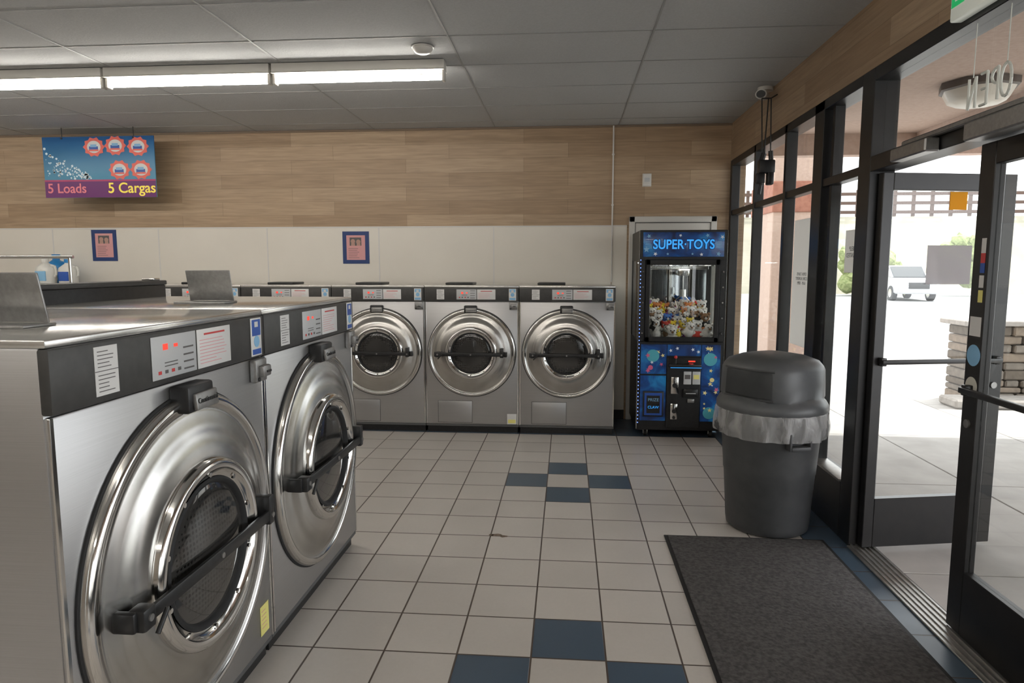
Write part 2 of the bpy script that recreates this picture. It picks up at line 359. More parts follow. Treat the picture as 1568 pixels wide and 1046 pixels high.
    if lid=='open':
        box('soap_hopper',e,GREYM,(lx-.10,ly-.11,Ht),(lx+.02,ly+.13,Ht+.010),.004)
        M=Matrix.Translation((lx,ly,Ht+.008))@Matrix.Rotation(-.22,4,'Y')
        box('soap_lid',e,GREYM,(-.005,-.105,0),(.003,.105,.145),.004,M=M)
        cyl('soap_lid_hinge',e,CHROME,(lx,ly-.09,Ht+.010),(lx,ly+.09,Ht+.010),.006)
    else:
        box('soap_lid',e,BLACK,(.18*W,.22,Ht),(.48*W,.5,Ht+.022),.008)
    if sticker=='y':
        bm=bmesh.new();addbox(bm,(.90*W,-.0015,.13),(.965*W,-.0005,.25),0);text_lines(bm,.91*W,.955*W,.15,.235,-.0015,5,1,3,.15)
        finish(bm,'warning_sticker',[YEL,PINKINK],e)
    if sticker=='w':
        bm=bmesh.new();addbox(bm,(.875*W,-.0015,.09),(.975*W,-.0005,.19),0);addbox(bm,(.885*W,-.002,.10),(.965*W,-.0015,.135),1)
        finish(bm,'warning_sticker',[WHITE,YEL],e)
    box('lint_edge',e,KICK,(g,.005,.062),(W-g,.03,.082),.002)
    return e
BIG=dict(W=1.095,D=1.05,Ht=1.42,zc=.68,R=.508,zp=1.24)
washer((-1.193,1.42,0),pi/2,lid='open',sticker='y',sd=5,lx=.34,ly=.36,**BIG)
washer((-1.193,2.517,0),pi/2,lid='open',sd=6,lx=.45,ly=.44,**BIG)
washer((-3.42,2.515,0),-pi/2,lid='closed',sd=7,**BIG)
washer((-3.42,3.612,0),-pi/2,lid='closed',sd=8,**BIG)
u=empty('utility_trough',(0,0,0))
box('trough_body',u,BLACK,(-2.362,2.60,.0),(-2.252,3.60,1.485),.004)
box('trough_cap',u,DPANEL,(-2.366,2.58,1.485),(-2.248,3.61,1.51),.006)
box('trough_end',u,CHROME,(-2.34,3.52,1.51),(-2.27,3.58,1.522),.003)
SM=dict(W=.897,D=.66,Ht=1.41,zc=.775,R=.418,zp=1.262,big=False)
for i in range(7):
    washer((.451-.8975*(i+1),6.235,0),0,lid='closed',sticker='w' if i==1 else None,sd=10+i,**SM)

# ---------------------------------------------------------------- posters & sign on back wall
BB=mat('border_blue',(.02,.05,.18),.5);PP=mat('pink_paper',(.72,.36,.36),.6);SKP=mat('skin_print',(.5,.3,.24),.6)
def poster(loc):
    e=empty('framed_notice',loc)
    box('blue_border',e,BB,(-.142,-.004,-.168),(.142,0,.168))
    box('paper',e,PP,(-.10,-.005,-.128),(.10,-.004,.128))
    bm=bmesh.new();addbox(bm,(-.065,-.0058,.02),(.06,-.005,.105),0)
    addcyl(bm,(-.03,-.0064,.065),(-.03,-.0058,.065),.024,mi=1);addcyl(bm,(.028,-.0064,.06),(.028,-.0058,.06),.024,mi=1)
    addbox(bm,(-.05,-.0062,.02),(-.008,-.0058,.045),1);addbox(bm,(.01,-.0062,.02),(.05,-.0058,.042),1)
    text_lines(bm,-.08,.08,-.115,0,-.005,6,0,4,.2)
    finish(bm,'print',[INK,SKP],e)
poster((-5.01,YW-.009,1.815));poster((-2.218,YW-.009,1.785))

s=empty('hanging_price_sign',(-4.77,6.61,2.595))
SIGNB=mat('sign_blue',(.05,.22,.42),.35)
tcm=N(SIGNB,'ShaderNodeTexCoord');spm=N(SIGNB,'ShaderNodeSeparateXYZ');L(SIGNB,tcm.outputs['Object'],spm.inputs[0])
rm=N(SIGNB,'ShaderNodeValToRGB');mrm=N(SIGNB,'ShaderNodeMapRange');mrm.inputs['From Min'].default_value=-.3;mrm.inputs['From Max'].default_value=.3
L(SIGNB,spm.outputs[2],mrm.inputs['Value']);L(SIGNB,mrm.outputs[0],rm.inputs[0]);rm.color_ramp.elements[0].color=(.12,.40,.55,1);rm.color_ramp.elements[1].color=(.02,.12,.34,1);L(SIGNB,rm.outputs[0],bsdf(SIGNB).inputs['Base Color'])
bm=bmesh.new();addbox(bm,(-.6,-.006,-.305),(.6,.006,.305),0,.003);finish(bm,'board',SIGNB,s)
box('purple_band',s,mat('purple',(.16,.02,.16),.4),(-.599,-.0075,-.304),(.599,-.006,-.14))
box('red_strip',s,mat('magenta',(.5,.05,.16),.4),(-.599,-.008,-.142),(.599,-.0075,-.125))
SY=mat('sign_yellow',(.95,.75,.10),.4,emit=(.95,.75,.1),es=.15);SO=mat('sign_orange',(.85,.16,.12),.4)
text('text_left',s,mat('sign_pinkred',(.9,.25,.3),.4),'5 Loads',.135,(-.36,-.009,-.215),FR,bold=.002)
text('text_right',s,SY,'5 Cargas',.145,(.34,-.009,-.215),FR,bold=.002)
bm=bmesh.new()
BW=mat('sign_bubbles',(.75,.88,.95),.4)
rnd=random.Random(3)
for i in range(110):
    t=rnd.random();x=-.58+.5*t;z=-.11+.30*(1-t)*rnd.random()+rnd.uniform(-.01,.02);r=rnd.uniform(.003,.013)
    addcyl(bm,(x,-.0085,z),(x,-.006,z),r,seg=12)
finish(bm,'splash',BW,s)
for n,(x,z) in enumerate([(-.04,.20),(.19,.21),(.43,.20),(.22,-.03),(.45,-.03)]):
    bm=bmesh.new()
    vs=[]
    for i in range(20):
        r=(.118 if i%2==0 else .098);a=i*pi/10
        vs.append(bm.verts.new((x+r*math.cos(a),-.009,z+r*.85*math.sin(a))))
    bm.faces.new(vs)
    finish(bm,'machine_icon_border',SO,s)
    bm=bmesh.new()
    for (rr,yy,mi) in((.098,.0095,0),(.072,.010,1)):
        vs=[bm.verts.new((x+rr*math.cos(a),-yy,z+.85*rr*math.sin(a))) for a in [i*pi/12 for i in range(24)]];f=bm.faces.new(vs);f.material_index=mi
    addbox(bm,(x-.05,-.0115,z-.025),(x+.045,-.0105,z+.005),3);addbox(bm,(x-.035,-.012,z-.002),(x+.03,-.0105,z+.025),2);addbox(bm,(x-.055,-.0115,z-.042),(x+.05,-.0105,z-.026),0)
    finish(bm,'machine_icon',[SO,WHITE,LBLUE,BLUEL],s)
for x in (-.385,.385):
    cyl('chain',s,BLACK,(x,0,.30),(x,0,ZC-2.595-.002),.004,seg=8)
    cyl('hook',s,BLACK,(x,-.012,.29),(x,.012,.29),.01,seg=10)

# ---------------------------------------------------------------- lights
TUBE=mat('fluorescent_tube',(1,1,1),.4,emit=(1.0,.95,.87),es=22)
FIXW=mat('fixture_white',(.60,.58,.54),.35)
def strip(x1,y,n):
    for i in range(n):
        a=x1-1.235*(i+1)+.01;b=x1-1.235*i
        e=empty('fluorescent_light',((a+b)/2,y,ZC));h=(b-a)/2-.004
        box('housing',e,FIXW,(-h,-.05,-.065),(h,.05,-.0045),.004)
        poly('reflector',e,FIXW,[(-h,-.060,-.072),(-h,.060,-.072),(-h,.045,-.064),(-h,-.045,-.064)],(2*h,0,0))
        cyl('tube',e,TUBE,(-h+.03,0,-.112),(h-.03,0,-.112),.019,seg=16)
        boxes('lamp_holders',e,FIXW,[((-h,-.03,-.140),(-h+.02,.03,-.070)),((h-.02,-.03,-.140),(h,.03,-.070))],.004)
strip(-.845,4.72,6)
strip(.6,.9,6)  # added row, out of view overhead, lights the interior
strip(.6,-2.4,5)  # another added row, unseen behind the camera, for more interior light
e=empty('smoke_detector',(-.94,4.42,ZC))
lathe('body',e,FIXW,[(.065,-.004),(.065,-.02),(.05,-.040),(.03,-.048),(0,-.049)],(0,0,0),'Z',32)
lathe('base_ring',e,FIXW,[(.0,-.0045),(.072,-.0045),(.072,-.012),(.065,-.014)],(0,0,0),'Z',32)

# ---------------------------------------------------------------- claw machine
X0,X1=.655,1.435;AY=6.20;AD=.70
A=empty('claw_machine',(X0,AY,0));W=X1-X0
def starry():
    m=mat('starry_blue',(.02,.1,.35),.3,coat=.3)
    tc=N(m,'ShaderNodeTexCoord');nz=N(m,'ShaderNodeTexNoise');nz.inputs['Scale'].default_value=5;nz.inputs['Detail'].default_value=5;nz.inputs['Distortion'].default_value=1
    r=N(m,'ShaderNodeValToRGB');r.color_ramp.elements[0].position=.35;r.color_ramp.elements[1].position=.68
    r.color_ramp.elements[0].color=(.008,.015,.06,1);r.color_ramp.elements[1].color=(.02,.20,.46,1)
    el=r.color_ramp.elements.new(.52);el.color=(.011,.06,.22,1)
    L(m,tc.outputs['Object'],nz.inputs['Vector']);L(m,nz.outputs['Fac'],r.inputs[0]);L(m,r.outputs[0],bsdf(m).inputs['Base Color'])
    L(m,r.outputs[0],bsdf(m).inputs['Emission Color']);bsdf(m).inputs['Emission Strength'].default_value=.12
    return m
STAR=starry()
CYAN=mat('cyan_print',(.05,.40,.90),.3,emit=(.04,.35,.9),es=.45)
NAVY=mat('navy_print',(.01,.03,.14),.3)
YSTAR=mat('star_yellow',(.95,.80,.35),.4);WSTAR=mat('star_white',(.85,.88,.95),.4);PSTAR=mat('star_pink',(.75,.15,.3),.4);GSTAR=mat('orb_teal',(.10,.45,.55),.4)
boxes('cabinet',A,BLACK,[((0,0,.07),(W,AD,.90)),((0,AD-.02,.90),(W,AD,1.66)),((0,0,1.64),(W,AD,1.915)),
   ((0,0,.90),(.06,.06,1.65)),((W-.06,0,.90),(W,.06,1.65)),((0,AD-.06,.90),(.04,AD,1.65)),((W-.04,AD-.06,.90),(W,AD,1.65))],.006)
boxes('window_frame',A,BFRAME,[((.06,-.012,.90),(.10,.02,1.65)),((W-.10,-.012,.90),(W-.06,.02,1.65)),((.06,-.012,.90),(W-.06,.02,.945)),((.06,-.012,1.60),(W-.06,.02,1.65))],.004)
box('glass_front',A,GLASS,(.10,.0,.945),(W-.10,.005,1.60))
box('glass_left',A,GLASS,(.004,.06,.91),(.009,AD-.06,1.64));box('glass_right',A,GLASS,(W-.009,.06,.91),(W-.004,AD-.06,1.64))
box('rear_mirror',A,mat('mirror',(.6,.62,.65),.06,1),(.04,AD-.03,.91),(W-.04,AD-.021,1.63))
box('playfield',A,mat('playfield',(.25,.25,.27),.6),(.01,.06,.90),(W-.01,AD-.03,.915))
boxes('inner_posts',A,CHROME,[((x,AD-.09,.915),(x+.03,AD-.06,1.64)) for x in (.16,.36,.56)]+[((.10,.30,1.56),(W-.10,.34,1.59)),((.10,.05,1.59),(.13,AD-.05,1.62)),((W-.13,.05,1.59),(W-.10,AD-.05,1.62))],.002)
box('added_inner_lamp',A,mat('added_inner_glow',(1,1,1),.4,emit=(1,.98,.95),es=8),(.12,.05,1.61),(W-.12,.075,1.63))  # glowing strip added under the cabinet top to brighten the toys
box('prize_chute_guard',A,GLASS,(.10,.08,.915),(.30,.085,1.10))
bm=bmesh.new();addbox(bm,(.40,.26,1.50),(.50,.38,1.57),0,.006);addcyl(bm,(.45,.32,1.36),(.45,.32,1.50),.004);addcyl(bm,(.45,.32,1.30),(.45,.32,1.37),.03)
for i in range(3):
    a=i*2*pi/3+.5;c_,s_=math.cos(a),math.sin(a)
    addcyl(bm,(.45+.02*c_,.32+.02*s_,1.31),(.45+.075*c_,.32+.075*s_,1.26),.005,seg=8);addcyl(bm,(.45+.075*c_,.32+.075*s_,1.26),(.45+.05*c_,.32+.05*s_,1.19),.005,seg=8);addcyl(bm,(.45+.05*c_,.32+.05*s_,1.19),(.45+.015*c_,.32+.015*s_,1.175),.004,seg=8)
finish(bm,'claw',CHROME,A)
cols=[(.82,.80,.78),(.82,.80,.78),(.80,.62,.05),(.75,.08,.06),(.08,.22,.65),(.32,.10,.50),(.82,.80,.76),(.75,.28,.10),(.30,.17,.09),(.80,.78,.76),(.04,.04,.04),(.80,.79,.78),(.80,.62,.05),(.82,.80,.78)]
PM=[noise_mat('plush_%d'%i,tuple(x*.8 for x in c),c,60,.9,bump=.4) for i,c in enumerate(cols)]
def addsph(bm,c,r,mi,sc=(1,1,1)):
    q=bmesh.ops.create_icosphere(bm,subdivisions=2,radius=r,matrix=Matrix.Translation(c)@Matrix.Diagonal((*sc,1)))
    for f in set(f for v in q['verts'] for f in v.link_faces): f.material_index=mi
bm=bmesh.new();rnd=random.Random(23)
for i in range(105):
    x=rnd.uniform(.13,W-.13);yy=.10+(AD-.27)*rnd.random();t=min(1,max(0,(yy-.08)/.40))
    ztop=.985+.20*t+.04*math.sin(x*14)
    z=ztop-.06*rnd.random();r=rnd.uniform(.036,.056);mi=rnd.randrange(14)
    addsph(bm,(x,yy,z),r,mi,(1,.9,1.1))
    if i<45: addsph(bm,(x,yy,max(.96,z-.07)),r*1.1,rnd.randrange(14))
    hx=x+rnd.uniform(-.03,.03);hz=z+r*1.1;hy=yy-r*.6;m2=mi if rnd.random()<.7 else rnd.randrange(14)
    addsph(bm,(hx,hy,hz),r*.78,m2)
    for sgn in(-1,1):
        addsph(bm,(hx+sgn*r*.6,hy,hz+r*.6),r*.3,m2)
        addsph(bm,(x+sgn*r*.9,yy-r*.3,z-r*.1),r*.35,mi,(1.2,1,1))
        addsph(bm,(hx+sgn*r*.28,hy-r*.72,hz+r*.15),r*.12,10)
    addsph(bm,(hx,hy-r*.75,hz-r*.12),r*.22,0 if m2 not in(0,1,6,9,11,13) else 8)
finish(bm,'plush_toy_pile',PM,A)
box('marquee',A,STAR,(.03,-.008,1.675),(W-.03,.002,1.895),.003)
text('marquee_text_outline',A,NAVY,'SUPER·TOYS',.118,(W/2,-.0105,1.782),FR,.001,sx=.84,bold=.008)
text('marquee_text',A,CYAN,'SUPER·TOYS',.118,(W/2,-.0135,1.782),FR,.0015,sx=.84,bold=.002)
bm=bmesh.new()
for (x,z,r,mi) in [(.08,1.86,.022,1),(.14,1.70,.02,0),(.36,1.865,.016,0),(.60,1.865,.02,1),(.70,1.70,.024,1),(.55,1.695,.018,0),(.06,1.74,.03,1),(.25,1.70,.014,1),(.73,1.85,.02,0),(.47,1.70,.012,1)]: star(bm,(x,z),r,-.0095,mi,rnd.random())
for i in range(5):
    addbox(bm,(.04+.004*i,-.0098,1.752+i*.014),(.115-.006*i,-.0092,1.757+i*.014),1);addbox(bm,(W-.115+.006*i,-.0098,1.752+i*.014),(W-.04-.004*i,-.0092,1.757+i*.014),1)
finish(bm,'marquee_stars',[WSTAR,LBLUE],A)
boxes('art_panels',A,STAR,[((.03,-.006,.60),(.265,.002,.875)),((.03,-.006,.16),(.265,.002,.585)),((W-.20,-.006,.16),(W-.03,.002,.875)),((.27,-.006,.77),(W-.205,.002,.875))],.003)
bm=bmesh.new()
for i in range(34):
    x=rnd.choice([rnd.uniform(.05,.25),rnd.uniform(W-.18,W-.05)]);z=rnd.uniform(.19,.85)
    if .05<x<.26 and .18<z<.48: continue
    star(bm,(x,z),rnd.uniform(.010,.028),-.0072-i*.00005,rnd.choice([0,0,1,2]),rnd.random()*2)
for (x,z) in [(.30,.82),(.36,.84),(.50,.83),(.55,.81)]: star(bm,(x,z),.018,-.008,1,.3)
for (x,z,r,mi) in[(.14,.77,.058,3),(W-.12,.74,.06,3),(W-.12,.24,.055,3),(.12,.66,.022,2),(W-.10,.55,.02,0)]: addcyl(bm,(x,-.0085,z),(x,-.006,z),r,seg=24,mi=mi)
finish(bm,'art_stars',[YSTAR,WSTAR,PSTAR,GSTAR],A)
boxes('control_column',A,BLACK,[((.272,-.02,.10),(W-.205,.004,.76))],.006)
bm=bmesh.new()
addbox(bm,(.055,-.02,.20),(.245,.0,.44),0,.006);addbox(bm,(.07,-.022,.215),(.23,-.018,.425),1);addbox(bm,(.09,-.025,.235),(.21,-.021,.40),0)
finish(bm,'prize_door',[BLACK,BLUEL],A)
text('prize_text',A,LBLUE,'PRIZE',.04,(.15,-.026,.36),FR);text('prize_text2',A,CYAN,'CLAW',.035,(.15,-.026,.29),FR)
bm=bmesh.new()
addbox(bm,(.305,-.035,.42),(.375,-.018,.58),0,.012);addcyl(bm,(.34,-.045,.50),(.34,-.034,.50),.022,mi=1)
addbox(bm,(.305,-.035,.18),(.37,-.018,.33),0,.02);addcyl(bm,(.338,-.045,.26),(.338,-.034,.26),.02,mi=1);addcyl(bm,(.338,-.045,.20),(.338,-.034,.20),.014,mi=1)
finish(bm,'coin_plates',[CHROME,BLACK],A)
bm=bmesh.new()
addbox(bm,(.42,-.03,.51),(.49,-.018,.63),0,.003);addbox(bm,(.50,-.03,.51),(.57,-.018,.63),0,.003)
addbox(bm,(.43,-.032,.56),(.48,-.029,.60),1);addbox(bm,(.51,-.032,.56),(.56,-.029,.60),2)
addbox(bm,(.42,-.045,.39),(.55,-.018,.47),3,.008);addbox(bm,(.44,-.047,.425),(.53,-.044,.432),0);addbox(bm,(.46,-.035,.34),(.52,-.018,.375),4,.004)
finish(bm,'bill_acceptor',[GREYL,INK,YEL,BFRAME,GREYM],A)
boxes('led_display',A,[REDLED,CYAN],[((.46,-.03,.718),(.52,-.022,.730),0),((.30,-.024,.66),(.58,-.0205,.666),1)])
bm=bmesh.new();addbox(bm,(.28,-.07,.675),(W-.21,0,.70),0,.006);addcyl(bm,(.34,-.05,.70),(.34,-.05,.76),.008);addsph(bm,(.34,-.05,.765),.016,1)
addcyl(bm,(.48,-.045,.70),(.48,-.045,.708),.02,mi=1)
finish(bm,'joystick_shelf',[BLACK,RED],A)
bm=bmesh.new();LEDB=mat('led_blue',(.05,.1,.6),.3,emit=(.12,.22,1),es=3)
for i in range(44): addcyl(bm,(.012,-.004,.14+i*.035),(.012,.001,.14+i*.035),.004,seg=8)
finish(bm,'led_strip',LEDB,A)
boxes('corner_trims',A,CHROME,[((-.003,-.003,.08),(.003,.006,1.91)),((W-.003,-.003,.08),(W+.003,.006,1.91))])
bm=bmesh.new()
for i in range(5): addcyl(bm,(W-.03,-.014,.98+i*.14),(W-.03,-.004,.98+i*.14),.008,seg=10);addcyl(bm,(.035,-.014,.98+i*.14),(.035,-.004,.98+i*.14),.008,seg=10)
finish(bm,'frame_screws',CHROME,A)
for x in (.09,W-.09):
    for yy in (.07,AD-.08):
        bm=bmesh.new();addcyl(bm,(x-.014,yy,.032),(x+.014,yy,.032),.032,mi=0);addbox(bm,(x-.022,yy-.02,.03),(x-.016,yy+.02,.072),1);addbox(bm,(x+.016,yy-.02,.03),(x+.022,yy+.02,.072),1)
        finish(bm,'caster',[RUBBER,CHROME],A)

# ---------------------------------------------------------------- trash can
tc_=empty('trash_can',(1.24,4.10,0))
CAN=noise_mat('can_grey',(.055,.057,.060),(.070,.072,.075),14,.5,bump=.05)
LIDM=noise_mat('lid_grey',(.090,.095,.10),(.108,.113,.118),14,.42)
lathe('bin_body',tc_,CAN,[(0,.004),(.225,.004),(.238,.015),(.243,.05),(.262,.35),(.266,.36),(.268,.40),(.284,.62),(.292,.64),(.296,.72),(.304,.73),(.304,.755),(.294,.757)],(0,0,0),'Z',72)
boxes('handles',tc_,CAN,[((.27,-.06,.60),(.33,.06,.66)),((-.33,-.06,.60),(-.27,.06,.66))],.012)
bm=bmesh.new()
for sa in (math.radians(285),):
    M=Matrix.Rotation(sa,4,'Z');addbox(bm,(.275,-.06,.55),(.325,.06,.575),0,.008,M=M);addbox(bm,(.275,-.07,.55),(.32,-.055,.65),0,.006,M=M);addbox(bm,(.275,.055,.55),(.32,.07,.65),0,.006,M=M)
finish(bm,'front_handle',CAN,tc_)
BAG=bpy.data.materials.new('bag_film');BAG.use_nodes=True;nt=BAG.node_tree;nt.nodes.clear()
o_=nt.nodes.new('ShaderNodeOutputMaterial');a_=nt.nodes.new('ShaderNodeBsdfTransparent');b_=nt.nodes.new('ShaderNodeBsdfPrincipled');b_.inputs['Base Color'].default_value=(.75,.75,.75,1);b_.inputs['Roughness'].default_value=.12
nz_=nt.nodes.new('ShaderNodeTexNoise');nz_.inputs['Scale'].default_value=1.0;nz_.inputs['Detail'].default_value=3;nz_.inputs['Distortion'].default_value=.5
mp_=nt.nodes.new('ShaderNodeMapping');mp_.inputs['Scale'].default_value=(16,16,5)
mr_=nt.nodes.new('ShaderNodeMapRange');mr_.inputs['From Min'].default_value=.35;mr_.inputs['From Max'].default_value=.7;mr_.inputs['To Min'].default_value=.22;mr_.inputs['To Max'].default_value=.55
tc2=nt.nodes.new('ShaderNodeTexCoord');nt.links.new(tc2.outputs['Object'],mp_.inputs[0]);nt.links.new(mp_.outputs[0],nz_.inputs['Vector']);nt.links.new(nz_.outputs['Fac'],mr_.inputs['Value'])
bp_=nt.nodes.new('ShaderNodeBump');bp_.inputs['Strength'].default_value=1;bp_.inputs['Distance'].default_value=.03;nt.links.new(nz_.outputs['Fac'],bp_.inputs['Height']);nt.links.new(bp_.outputs[0],b_.inputs['Normal'])
x_=nt.nodes.new('ShaderNodeMixShader');nt.links.new(mr_.outputs[0],x_.inputs[0]);nt.links.new(a_.outputs[0],x_.inputs[1]);nt.links.new(b_.outputs[0],x_.inputs[2]);nt.links.new(x_.outputs[0],o_.inputs[0])
def wav(a,h): return 1+max(0,(.765-h))*.20*(.5*math.sin(a*11)+.5*math.sin(a*19+1.3)+.6*math.sin(a*5))+.006*math.sin(a*31+h*30)
lathe('bag_skirt',tc_,BAG,[(.300,.755),(.310,.752),(.322,.735),(.322,.71),(.328,.67),(.328,.64),(.322,.595)],(0,0,0),'Z',220,fn=wav)
DOMEK=lambda a,h:1 if h<.82 else 1/((abs(math.cos(a-.6))**3.0+abs(math.sin(a-.6))**3.0)**(1/3.0))*.95
lathe('lid_dome',tc_,LIDM,[(.308,.735),(.318,.745),(.318,.775),(.304,.80),(.288,.815),(.278,.83),(.276,.90),(.272,.985),(.264,1.005),(.24,1.035),(.17,1.062),(.09,1.075),(0,1.078)],(0,0,0),'Z',72,fn=DOMEK)
bm=bmesh.new();rows=[]
for z,r in((.835,.283),(.842,.288),(.975,.282),(.985,.276)):
    rows.append([bm.verts.new((r*DOMEK(a,z)*math.cos(a),r*DOMEK(a,z)*math.sin(a),z)) for a in [math.radians(190+i*4.5) for i in range(15)]])
for a_,b_ in zip(rows[:-1],rows[1:]):
    for i in range(14): bm.faces.new((a_[i],a_[i+1],b_[i+1],b_[i]))
bmesh.ops.solidify(bm,geom=bm.faces[:],thickness=.010)
finish(bm,'swing_flap',LIDM,tc_)
bm=bmesh.new()
for z in(.826,.995):
    pts=[(.279*DOMEK(a,z)*math.cos(a),.279*DOMEK(a,z)*math.sin(a),z) for a in [math.radians(187+i*4.9) for i in range(15)]]
    for p,q in zip(pts[:-1],pts[1:]): addcyl(bm,p,q,.005,seg=8)
finish(bm,'flap_seam',CAN,tc_)

# ---------------------------------------------------------------- mat & threshold
MATM=noise_mat('carpet_mat',(.058,.055,.056),(.118,.113,.113),55,.95,bump=.8,detail=10,lo=.35,hi=.65)
dm=empty('door_mat',(.585,1.95,0))
box('carpet',dm,MATM,(.02,.02,0),(.895,1.905,.011),.003)
box('rubber_border',dm,RUBBER,(0,0,.0),(.915,1.925,.006),.003)
th=empty('door_threshold',(0,0,0))
ALU=noise_mat('aluminium',(.42,.41,.39),(.52,.51,.49),30,.38,.85)
boxes('sill_plate',th,ALU,[((1.60,2.06,.0005),(1.75,3.80,.010))],.003)
boxes('sill_ribs',th,ALU,[((1.62+.028*i,2.06,.010),(1.63+.028*i,3.80,.016)) for i in range(5)])

# ---------------------------------------------------------------- storefront
XO=1.74
def frame_y(nm,y0,y1,z0,z1,x0=XR,x1=XO): return ((x0,y0,z0),(x1,y1,z1))
sf=empty('window_1',(0,0,0))
mull=[(6.88,6.95),(6.05,6.10),(5.22,5.27)]
boxes('frame',sf,BFRAME,[frame_y('',a,b,0,2.63,XR,1.69) for a,b in mull]+[frame_y('',4.50,4.66,0,2.63),frame_y('',3.80,3.95,0,2.63)]
  +[frame_y('',3.95,6.88,0,.33),frame_y('',3.95,6.88,2.09,2.14,XR+.01,1.69),frame_y('',3.95,6.88,2.57,2.63)],.003)
boxes('frame_inner',sf,BFRAME,[((1.64,4.40,0),(1.70,4.44,2.60))],.002)
box('sill_ledge',sf,ALU,(1.60,3.96,.33),(1.70,6.88,.345),.002)
box('glass',sf,GLASS,(1.668,3.951,.33),(1.672,6.88,2.60))
df=empty('door_frame',(0,0,0))
boxes('header_frame',df,BFRAME,[frame_y('',1.99,3.80,2.09,2.17),frame_y('',1.99,3.80,2.56,2.63),frame_y('',1.88,2.04,0,2.63)],.003)
box('transom_glass',df,GLASS,(1.668,2.04,2.17),(1.672,3.80,2.56))
boxes('closer_housing',df,GREYM,[((1.545,3.12,2.085),(1.609,3.44,2.145)),((1.575,2.06,2.15),(1.609,3.40,2.175)),((1.535,2.45,2.07),(1.609,2.82,2.14))],.006)
sf2=empty('window_2',(0,0,0))
boxes('frame',sf2,BFRAME,[frame_y('',y,y+.06,0,2.63) for y in (.9,-.1,-1.1,-2.1,-3.1,-3.99)]+[frame_y('',-3.99,1.88,0,.33),frame_y('',-3.99,1.88,2.09,2.14),frame_y('',-3.99,1.88,2.57,2.63)],.003)
box('glass',sf2,GLASS,(1.668,-3.99,.33),(1.672,1.88,2.60))
def leaf(name,loc,rz,Wd,side=1,st=.09):
    e=empty(name,loc,rz)
    boxes('stiles_rails',e,BFRAME,[((0,-.022,.02),(st,.022,2.08)),((Wd-.10,-.022,.02),(Wd,.022,2.08)),((st,-.022,.02),(Wd-.10,.022,.30)),((st,-.022,1.99),(Wd-.10,.022,2.08))],.003)
    box('glass',e,GLASS,(st,-.003,.30),(Wd-.10,.003,1.99))
    bm=bmesh.new();yb=.055*side
    addbox(bm,(.03,yb-.012,1.06),(Wd-.04,yb+.012,1.085),0,.004)
    addbox(bm,(.03,min(0,yb),1.05),(.06,max(0,yb),1.095),0,.004);addbox(bm,(Wd-.07,min(0,yb),1.05),(Wd-.04,max(0,yb),1.095),0,.004)
    finish(bm,'push_bar',BFRAME,e)
    cyl('lock',e,GREYM,(Wd-.05,-.03,.93),(Wd-.05,.03,.93),.018)
    return e
ang=math.radians(11)
d1=leaf('door_2',(1.655,3.765,0),ang,.775,-1,.06)
ORG=paper_mat('orange_sticker',(.92,.55,.08),.6)
box('orange_sticker',d1,ORG,(.40,-.006,1.89),(.50,-.0035,1.985))
PAPER=paper_mat('translucent_paper',(.62,.60,.63),.65,.20)
box('grey_notice',d1,PAPER,(.29,-.006,1.49),(.55,-.0035,1.70))
d2=leaf('door_3',(1.705,2.045,0),pi/2,.905,1)
bm=bmesh.new()
def dec(y0,y1,z0,z1,mi): addbox(bm,(y0,.0225,z0),(y1,.0235,z1),mi)
dec(.82,.85,1.64,1.70,0);dec(.82,.85,1.60,1.64,1);dec(.82,.85,1.56,1.60,2);dec(.82,.85,1.50,1.55,0);dec(.82,.85,1.44,1.49,3)
dec(.815,.89,1.30,1.38,0)
addcyl(bm,(.85,.0225,1.22),(.85,.0238,1.22),.045,mi=4,seg=24);addcyl(bm,(.85,.0225,1.09),(.85,.0238,1.09),.04,mi=5,seg=24)
finish(bm,'door_decals',[WHITE,RED,BLUEL,YEL,LBLUE,mat('decal_cream',(.7,.68,.6),.5)],d2)
GINK=mat('grey_ink',(.22,.22,.23),.6)
wp=empty('window_poster',(1.66,0,0))
PAP2=paper_mat('poster_paper',(.80,.79,.77),.62)
box('sheet',wp,PAP2,(.002,4.74,1.02),(.0045,5.12,1.92))
text('poster_text',wp,GINK,'OPEN 7 DAYS\nCOIN LAUNDRY\n6AM - 10PM',.032,(.0015,4.93,1.5),(pi/2,0,pi/2),ext=.0004)
hw=empty('help_wanted_sign',(1.66,0,0))
box('sheet',hw,PAP2,(.002,3.985,1.55),(.0045,4.20,1.80))
text('sign_text',hw,GINK,'HELP\nWANTED',.038,(.0010,4.095,1.67),(pi/2,0,pi/2),ext=.0004)
ne=empty('open_neon_sign',(1.635,2.86,2.285));ne.scale=(.68,.68,.68)
NEON=mat('neon_glass',(.75,.77,.72),.25)
bm=bmesh.new()
def tube(pts,r=.008):
    for p,q in zip(pts[:-1],pts[1:]): addcyl(bm,p,q,r,seg=8)
def ell(yc,zc,a,b): return [(0,yc+a*math.cos(t),zc+b*math.sin(t)) for t in [i*pi/8 for i in range(17)]]
tube(ell(-.17,0,.045,.09));tube([(0,-.10,-.09),(0,-.10,.09)]);tube([(0,-.10+.06*math.sin(t),.045+.045*math.cos(t)) for t in [i*pi/6 for i in range(7)]])
tube([(0,.06,.09),(0,0,.09),(0,0,-.09),(0,.06,-.09)]);tube([(0,0,0),(0,.05,0)]);tube([(0,.11,-.09),(0,.11,.09),(0,.18,-.09),(0,.18,.09)])
tube([(0,-.17,.09),(0,-.17,.40)],.003);tube([(0,.14,.09),(0,.14,.40)],.003)
finish(bm,'letters',NEON,ne)
ex=empty('exit_sign',(1.609,2.86,2.68))
